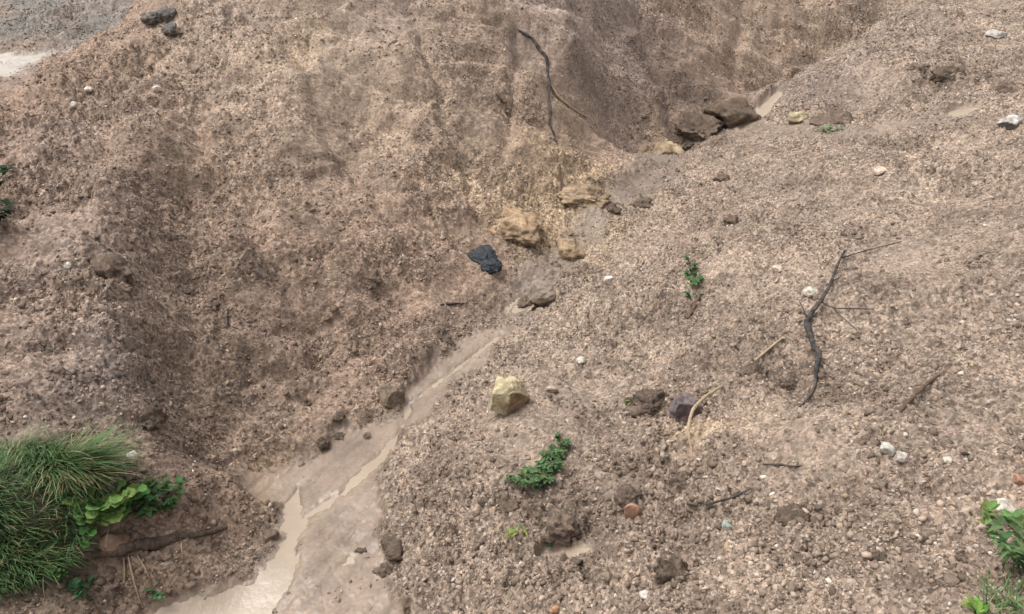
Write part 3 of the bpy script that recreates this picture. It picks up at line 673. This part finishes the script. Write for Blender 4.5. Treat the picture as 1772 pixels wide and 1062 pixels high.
rock(290, 20, 30, 24, (.165, .155, .142), 'charcoal grey clod on top of the left bank, tall upper one of three', 'clod', 'earth_clod', seed=72, cuts=3, sink=.5, rough=.3, m=M_dirt, lump=.3, group='dark grey clods on top of the left bank')
rock(298, 46, 28, 16, (.165, .155, .142), 'charcoal grey clod on top of the left bank, small lowest of three', 'clod', 'earth_clod', seed=73, cuts=3, sink=.5, rough=.3, m=M_dirt, lump=.3, group='dark grey clods on top of the left bank')
CL = 'dark brown clods'
for i, (u, v, a, b, lab) in enumerate([
    (585, 749, 22, 16, 'dark earth clod on the sand, middle of three in a row'),
    (556, 762, 24, 16, 'dark earth clod on the sand, leftmost of three in a row'),
    (636, 751, 16, 12, 'dark earth clod on the sand, rightmost of three in a row'),
    (586, 717, 22, 13, 'dark earth clod at the edge of the left bank above the sand'),
    (690, 943, 60, 30, 'wide dark earth clod at the right shore of the sand bed'),
    (668, 985, 36, 24, 'tilted brown earth clod below the wide clod at the right shore'),
    (710, 1040, 26, 26, 'dark earth clod at the bottom edge beside the sand'),
    (626, 948, 20, 11, 'flat grey clod lying alone on the sand bed'),
    (1371, 657, 28, 22, 'dark earth clod left of the lower end of the black branch'),
    (1300, 633, 34, 24, 'dark earth clod at the lower end of the straight pale stick'),
    (870, 868, 44, 24, 'dark earth clod below the leafy sprig'),
    (1252, 306, 30, 20, 'dark earth clod on the slope right of the upper channel'),
    (1268, 377, 26, 18, 'dark earth clod on the slope above the upright weed'),
    (1105, 345, 60, 18, 'wet dark clod at the lower lip of the upper channel'),
    (1060, 355, 34, 16, 'small wet dark clod left of the upper channel lip'),
    (965, 895, 60, 44, 'reddish brown crumbly clod below the leafy sprig'),
    (1165, 978, 52, 50, 'large dark clod near the bottom of the gravel slope'),
    (1180, 825, 48, 34, 'dark earth clod below the pale curved stem'),
    (1375, 890, 60, 30, 'brown crumbly clod in the middle of the lower right slope'),
    (1522, 960, 34, 28, 'small dark grey clod on the lower right slope'),
    (1611, 295, 22, 20, 'dark earth clod high on the slope right of the flat pinkish stone'),
    (1640, 120, 46, 24, 'dark earth clod on the mound near the top right'),
    (1740, 150, 50, 30, 'dark earth clod on the upper slope at the right edge'),
    (1590, 110, 36, 22, 'small dark clod behind the ledge near the top right'),
    (1590, 170, 40, 20, 'dark earth clod right of the ledge puddle'),
    (760, 575, 36, 20, 'brown earth clod at the left edge of the upper sand bed'),
    (640, 475, 34, 18, 'brown earth clod on the bank left of the black bag'),
    (195, 455, 60, 40, 'dark earth lump jutting from the crest of the left spur'),
    (258, 712, 46, 26, 'dark earth clod above the tall grass tuft'),
    (905, 520, 40, 14, 'wet clod at the top of the sandy stream bed'),
    (1085, 850, 40, 30, 'brown clod above the larger brick fragment'),
]):
    col = np.array((.150, .112, .085)) * random.Random(i).uniform(.8, 1.3)
    rock(u, v, a * .9, b * 1.1, tuple(col), lab, 'clod', 'earth_clod', seed=200 + i, cuts=4, sink=.62, rough=.42, m=M_dirt, lump=.3, group=CL)

# ------------------------------------------------------------------ black plastic bag
def bag():
    p = at(840, 456); k = px_m(p)
    V, Fc = ICO4; V = V.copy()
    ang = np.arctan2(V[:, 2], V[:, 0]); 
    prof = [(-180, .85), (-150, .70), (-120, .74), (-80, .98), (-50, 1.14), (-20, 1.05), (5, .66), (40, .74), (75, 1.0), (110, .95), (140, .82), (165, 1.2), (180, .85)]
    rad = np.interp(np.degrees(ang), [a for a, _ in prof], [b for _, b in prof])
    cr = 1 - np.abs(vnoise(V, 1.5, 5, 2)) * 1.5
    cr2 = 1 - np.abs(vnoise(V, 3.6, 8, 2)) * 1.5
    f = rad * (1 + .30 * (cr - .6) + .16 * (cr2 - .6) + .06 * vnoise(V, 9, 3))
    V = V * f[:, None] * np.array([28 / k, 5.5 / k, 25 / k])
    V[:, 2] -= .35 * np.exp(-((V[:, 0] / (26 / k) + .1) ** 2 + (V[:, 2] / (23 / k) + .12) ** 2 * 9)) * 5 / k
    V = V @ np.array(Matrix.Rotation(R(-52), 3, 'X')).T
    loc = p; V = V + p + np.array([0, 0, 8 / k])
    m = mat('black_plastic', (.010, .014, .020), rough=.42, nscale=40., var=.5, bump=(34., .9, .02), spec=.5)
    tag(mesh_obj('plastic_bag', V, Fc, m, loc=loc, smooth=True), 'crumpled black plastic bag lying on the left bank below the ochre boulder', 'bag')
bag()

# ------------------------------------------------------------------ branches, sticks, roots
M_dark = mat('dark_bark', (.036, .033, .034), rough=.85, nscale=35., var=.4, bump=(80., .7, .006), second=(.085, .070, .058))
M_brown = mat('brown_bark', (.115, .075, .050), rough=.9, nscale=35., var=.35, bump=(80., .8, .008))
M_log = mat('rotten_wood', (.125, .093, .068), rough=.95, nscale=30., var=.45, bump=(60., 1., .03))
M_pale = mat('pale_stem', (.33, .25, .165), rough=.75, nscale=40., var=.25, bump=(80., .4, .003))
e = empty('branch', at(1413, 630), 'long forked black branch lying up the right slope', 'branch')
stick('stem', [(1393,714,1.23,0),(1400,690,2.13,.01),(1411,662,2.79,.02),(1412,640,3.94,.03),(1417,622,4.59,.035),(1407,598,4.10,.04),(1401,575,4.92,.04),(1397,556,5.25,.04),(1405,541,4.43,.045),(1422,518,3.28,.05),(1437,490,2.62,.05),(1449,460,2.13,.04),(1461,434,1.31,.02)], M_dark, parent=e, n=70, seed=1)
for i, L in enumerate([[(1455,447,1.8,.035),(1480,439,1.4,.03),(1520,428,1.1,.015),(1560,418,.8,.004)],
                       [(1420,522,2.2,.045),(1440,532,1.8,.05),(1475,534,1.4,.04),(1512,535,1.0,.01)],
                       [(1440,532,1.6,.05),(1453,545,1.4,.04),(1468,558,1.2,.02),(1482,570,.9,.005)],
                       [(1400,558,2.2,.04),(1390,535,1.6,.03),(1384,523,1.2,.02)],
                       [(1411,612,2.2,.035),(1419,618,1.8,.04),(1428,623,1.0,.03)],
                       [(1438,488,1.8,.05),(1446,484,1.5,.05),(1456,474,.9,.03)], [(1402,684,1.8,.012),(1388,700,1.5,.01),(1368,718,1.0,.0)], [(1399,548,2.,.04),(1391,543,1.5,.04),(1387,536,.8,.03)], [(1449,460,1.6,.04),(1456,446,1.4,.04),(1466,430,.8,.03)]]):
    stick('twig', [(a, b, c * .75, d) for a, b, c, d in L], M_dark, parent=e, seed=10 + i, n=24)
stick('dry_stem', [(1199,798,1.5,0),(1196,775,2.2,.03),(1191,745,3.0,.07),(1196,718,3.2,.11),(1212,695,3.1,.12),(1232,679,2.6,.08),(1251,667,1.8,.015)], M_pale, 'pale dry stem curving past the purple stone', 'stem', seed=21, n=40, wob=.08)
stick('stick', [(1300,629,2.0,.01),(1315,617,2.4,.02),(1335,600,2.2,.02),(1362,579,1.3,.005)], M_pale, 'straight pale stick left of the forked black branch', 'stick', seed=22, wob=.1)
stick('stick', [(1552,718,3.0,.0),(1575,692,3.6,.015),(1600,668,3.2,.02),(1624,650,2.0,.0)], M_brown, 'straight brown stick right of the forked black branch', 'stick', seed=23)
stick('twig', [(1222,874,1.4,.012),(1250,866,2.1,.03),(1275,858,2.1,.04),(1299,845,1.8,.04)], M_dark, 'short dark twig above the pale green stone chip', 'twig', seed=24)
stick('twig', [(1320,803,1.2,.0),(1350,804,1.8,.012),(1372,807,1.6,.012),(1388,806,1.0,.0)], M_dark, 'short dark level twig below the black branch', 'twig', seed=25)
stick('twig', [(762,528,1.4,.0),(785,526,2.0,.012),(803,525,1.2,.0)], M_dark, 'short dark twig on the bank below the black bag', 'twig', seed=26)
stick('stick', [(1190,552,2.8,.0),(1200,533,3.8,.01),(1211,511,2.4,.0)], M_brown, 'short thick brown stick below the upright weed', 'stick', seed=27)
stick('twig', [(392,570,1.4,.0),(393,550,2.0,.01),(395,534,1.2,.0)], M_dark, 'short upright dark twig on the left bank', 'twig', seed=28)
stick('root', [(896,51,1.4,.0),(909,60,2.2,.02),(922,68,2.0,.02),(932,84,2.9,.03),(945,100,2.6,.03),(947,122,2.2,.025),(951,145,2.4,.025),(950,172,1.8,.02),(953,192,2.0,.02),(951,212,1.7,.015),(960,236,1.4,.01),(966,264,.9,.0)], M_dark, 'long dark root hanging down the far bank', 'root', seed=29, n=60)
stick('root', [(968,285,1.2,.0),(972,318,1.8,.01),(976,346,1.4,.0)], M_brown, 'short brown root end below the long dark root', 'root', seed=30)
stick('root', [(954,148,1.6,.02),(964,165,2.6,.03),(984,183,2.2,.02),(1014,202,1.2,.0)], M_pale, 'pale root crossing behind the long dark root', 'root', seed=31)
stick('root', [(858,162,1.5,.0),(865,170,2.0,.01),(873,180,1.2,.0)], M_brown, 'short brown root stub left of the long dark root', 'root', seed=32)
stick('log', [(112,972,4,-.01),(140,966,10,.0),(175,958,8,.005),(205,955,12,.008),(240,946,9,.005),(262,945,12,.005),(300,934,8,.0),(345,926,6,-.005),(392,914,3,-.01)], M_log, 'dark rotten log half buried below the grass', 'log', seed=33, n=90, wob=.10)
RT = 'roots hanging below the log'
for i, (L, lab) in enumerate([([(214,966,1.2,.02),(216,990,1.7,.02),(213,1018,1.0,.0)], 'short straw root hanging under the log, leftmost of four'),
                              ([(222,962,1.3,.02),(228,990,1.8,.03),(236,1020,1.5,.02),(246,1050,.9,.0)], 'long straw root hanging under the log'),
                              ([(238,962,1.0,.02),(252,985,1.3,.02),(262,1010,.8,.0)], 'thin straw root right of the long one under the log'),
                              ([(314,938,1.0,.01),(315,952,1.4,.02),(317,966,.8,.0)], 'tiny straw root hanging from the right half of the log')]):
    stick('root', L, M_pale, lab, 'root', group=RT, seed=40 + i, n=16)

# ------------------------------------------------------------------ grass and weeds
G = random.Random(5)
def gcol(a=1.): 
    q = G.random()
    c = (.058, .120, .040) if q < .42 else (.092, .165, .055) if q < .80 else (.23, .20, .11) if q < .93 else (.035, .07, .028)
    f = 1.15 * a * G.uniform(.7, 1.3); return tuple(k * f for k in c)
def in_poly(P):
    us = [p[0] for p in P]; vs = [p[1] for p in P]
    while True:
        u = G.uniform(min(us), max(us)); v = G.uniform(min(vs), max(vs)); ins = False
        for i in range(len(P)):
            (a, b), (c, d) = P[i], P[(i + 1) % len(P)]
            if (b > v) != (d > v) and u < (c - a) * (v - b) / (d - b) + a: ins = not ins
        if ins: return u, v
MAT_W = world_poly([(-90,775),(40,770),(130,795),(185,845),(165,895),(140,935),(70,985),(0,1010),(-90,1040)])
def in_world(P):
    while True:
        x = G.uniform(P[:, 0].min(), P[:, 0].max()); y = G.uniform(P[:, 1].min(), P[:, 1].max()); ins = False
        for i in range(len(P)):
            (a, b), (c, d) = P[i], P[(i + 1) % len(P)]
            if (b > y) != (d > y) and x < (c - a) * (y - b) / (d - b) + a: ins = not ins
        if ins: return x, y
def heights(XY): return full_h(np.array([q[0] for q in XY]), np.array([q[1] for q in XY]))
XY = [in_world(MAT_W) for _ in range(9000)]; ZZ = heights(XY)
gr = Leaves()
for (x, y), z in zip(XY, ZZ):
    d = gnoise(np.array([x * 3.]), np.array([y * 3.]), 7)[0]
    if d < -.12 and G.random() < .55: continue
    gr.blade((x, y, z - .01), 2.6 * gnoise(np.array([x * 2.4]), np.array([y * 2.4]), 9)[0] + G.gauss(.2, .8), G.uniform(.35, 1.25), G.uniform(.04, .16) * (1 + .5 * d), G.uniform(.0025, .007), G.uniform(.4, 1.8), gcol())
for _ in range(170):                                       # stray and dead blades round the edge
    u, v = in_poly([(0,745),(150,775),(250,800),(300,860),(250,905),(170,935),(90,1000),(0,1030),(60,900)]); p = at(u, v)
    gr.blade(p, G.uniform(-3.14, 3.14), G.uniform(.4, 1.4), G.uniform(.05, .20), G.uniform(.002, .005), G.uniform(-.2, 1.2), (.27, .22, .12) if G.random() < .45 else gcol())
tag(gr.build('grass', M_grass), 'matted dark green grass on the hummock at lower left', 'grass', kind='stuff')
TUFT = world_poly([(70,822),(110,812),(160,820),(180,845),(150,862),(90,862)])
XY = [in_world(TUFT) for _ in range(750)]; ZZ = heights(XY)
p0 = at(125, 825); e = empty('grass_tuft', p0, 'tall dark green grass tuft arching to the right on the lower left hummock', 'grass tuft')
tf = Leaves()
for (x, y), z in zip(XY, ZZ):
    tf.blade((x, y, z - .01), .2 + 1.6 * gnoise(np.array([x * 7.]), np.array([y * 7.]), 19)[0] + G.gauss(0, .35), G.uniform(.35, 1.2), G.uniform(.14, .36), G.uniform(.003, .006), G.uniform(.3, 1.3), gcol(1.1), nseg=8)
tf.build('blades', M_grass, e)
dr = Leaves()
for _ in range(130):
    x, y = in_world(TUFT); z = ground_z(x, y)
    dr.blade((x, y, z), G.uniform(-1.5, 1.5), G.uniform(.7, 1.2), G.uniform(.15, .3), .003, G.uniform(.3, .9), (.30, .24, .13))
dr.build('dry_blades', M_grass, e)

def bushy(name, px, label, cat, nl, LL, WW, col, kind='oval', hgt=.06, spread=.06, group=None, var=.3, droop=.35, seed=0):
    """a low weed: short stems rooted along the pixel path px, leaves set along them"""
    g = random.Random(seed); base = at(*px[0][:2])
    e = empty(name, base, label, cat, group); lv = Leaves()
    for (u, v, n) in px:
        p = at(u, v)
        for _ in range(n):
            a = g.uniform(0, 6.28); rr = spread * math.sqrt(g.random()); h = hgt * g.uniform(.5, 1.2)
            top = np.array([p[0] + rr * math.cos(a), p[1] + rr * math.sin(a), p[2] + h])
            V, Fc = tube([(p[0] + .2 * rr * math.cos(a), p[1] + .2 * rr * math.sin(a), p[2] - .01, .0022), (*(p * .4 + top * .6 + np.array([0, 0, .1 * h])), .0018), (*top, .001)], sides=5, n=7)
            mesh_obj('stem', V, Fc, M_stem, parent=e, loc=np.array(e.location), smooth=True)
            for _ in range(nl):
                t = g.uniform(.35, 1.05); b = p * (1 - t) + top * t
                az = a + g.gauss(0, 1.1); el = g.uniform(.05, .9)
                d = (math.cos(az) * math.cos(el), math.sin(az) * math.cos(el), math.sin(el)); f = g.uniform(1 - var, 1 + var); y_ = g.uniform(.8, 1.4)
                s = g.uniform(.6, 1.2)
                lv.leaf(b, d, (0, 0, 1), LL * s, WW * s, droop * g.uniform(.3, 1.4), (col[0] * f * y_, col[1] * f, col[2] * f), kind)
    lv.build('foliage', M_leaf, e); return e
bushy('weed', [(903,834,6),(920,838,5),(930,836,5),(942,830,6),(950,818,6),(955,808,5),(958,800,5),(966,784,4),(970,768,3)], 'dark green leafy sprig lying on the gravel slope below the yellow rock', 'weed', 15, .042, .023, (.088, .160, .068), hgt=.06, spread=.06, seed=1)
bushy('weed', [(1197,515,3),(1198,498,4),(1195,480,4),(1196,462,3),(1204,490,2)], 'slender upright dark green weed on the slope right of the gully', 'weed', 10, .050, .020, (.075, .155, .065), hgt=.07, spread=.06, seed=2)
bushy('weed', [(1415,227,3),(1432,228,3),(1450,229,2)], 'faint pale green seedlings on the sandy ledge at top right', 'weed', 7, .06, .02, (.14, .22, .11), 'lance', hgt=.04, spread=.08, seed=3)
bushy('weed', [(883,931,2),(898,926,2)], 'light green grassy sprig near the small puddle', 'weed', 6, .055, .010, (.20, .30, .07), 'lance', hgt=.03, spread=.03, seed=4)
bushy('weed', [(1098,700,2),(1108,690,2)], 'thin green sprig left of the dark clod by the purple stone', 'weed', 5, .06, .009, (.15, .24, .08), 'lance', hgt=.035, spread=.03, seed=5)
bushy('weed', [(948,944,2)], 'tiny dark green sprout at the edge of the small puddle', 'weed', 6, .030, .014, (.06, .14, .06), hgt=.02, spread=.02, seed=6)
bushy('broadleaf_weed', [(170,908,3),(190,900,4),(212,892,4),(228,880,2)], 'bright green round-leaved weed on the edge of the grass', 'weed', 6, .082, .078, (.135, .250, .070), 'round', hgt=.17, spread=.08, seed=7, droop=.2, var=.18)
bushy('broadleaf_weed', [(225,900,4),(240,893,4),(262,888,4),(285,882,4),(250,870,4),(272,862,4),(235,872,3),(300,870,2)], 'dark green spreading weed right of the round-leaved weed', 'weed', 9, .055, .036, (.062, .125, .045), hgt=.09, spread=.09, seed=8)
bushy('broadleaf_weed', [(155,935,2),(140,945,2),(165,925,2)], 'small pale green weed below the round-leaved weed', 'weed', 5, .050, .045, (.12, .26, .07), 'round', hgt=.05, spread=.05, seed=9)
bushy('weed', [(100,1005,3),(104,990,2)], 'small upright green weed below the left end of the log', 'weed', 7, .045, .026, (.08, .18, .055), hgt=.08, spread=.03, seed=10)
bushy('weed', [(130,1028,3),(150,1026,3)], 'low bluish green weed near the bottom left corner', 'weed', 6, .055, .03, (.06, .16, .07), hgt=.04, spread=.05, seed=11)
bushy('weed', [(276,1032,3)], 'faint green sprout at the shore of the stream at lower left', 'weed', 7, .045, .022, (.08, .16, .07), hgt=.05, spread=.035, seed=12)
bushy('broadleaf_weed', [(1742,985,3),(1765,992,3),(1756,958,2),(1780,960,3),(1778,1012,3),(1760,1030,2)], 'large broad-leaved dark green plant at the lower right edge', 'plant', 10, .060, .022, (.085, .150, .060), hgt=.13, spread=.12, seed=13, droop=.45, kind='lance')
bushy('broadleaf_weed', [(1697,905,2),(1715,920,2)], 'small yellowish green shoot left of the large broad-leaved plant', 'plant', 5, .06, .028, (.14, .23, .07), hgt=.06, spread=.035, seed=14)
bushy('broadleaf_weed', [(1742,915,2)], 'upright fresh green shoot directly above the large broad-leaved plant', 'plant', 6, .065, .035, (.115, .21, .07), hgt=.07, spread=.03, seed=15)
bushy('broadleaf_weed', [(1690,1062,2),(1692,1068,2)], 'light green shoot at the bottom edge left of the broad-leaved plant', 'plant', 5, .05, .022, (.16, .30, .06), hgt=.03, spread=.03, seed=16)
bushy('shrub', [(-20,375,6),(-5,385,5),(-30,400,6),(-8,350,4),(-40,360,6)], 'dark green bush cut off by the left edge halfway up the spur', 'bush', 10, .08, .04, (.020, .045, .020), hgt=.20, spread=.14, seed=17)
e = empty('grass_tuft', at(1725, 1040), 'dull green grass tuft under the broad-leaved plant at lower right', 'grass tuft')
tf = Leaves()
for _ in range(90):
    u, v = in_poly([(1700,1025),(1750,1010),(1772,1062),(1690,1062)]); p = at(u, v)
    tf.blade(p, G.uniform(-3.14, 3.14), G.uniform(.5, 1.1), G.uniform(.05, .12), .0035, G.uniform(.3, 1.1), gcol(1.3))
tf.build('blades', M_grass, e)
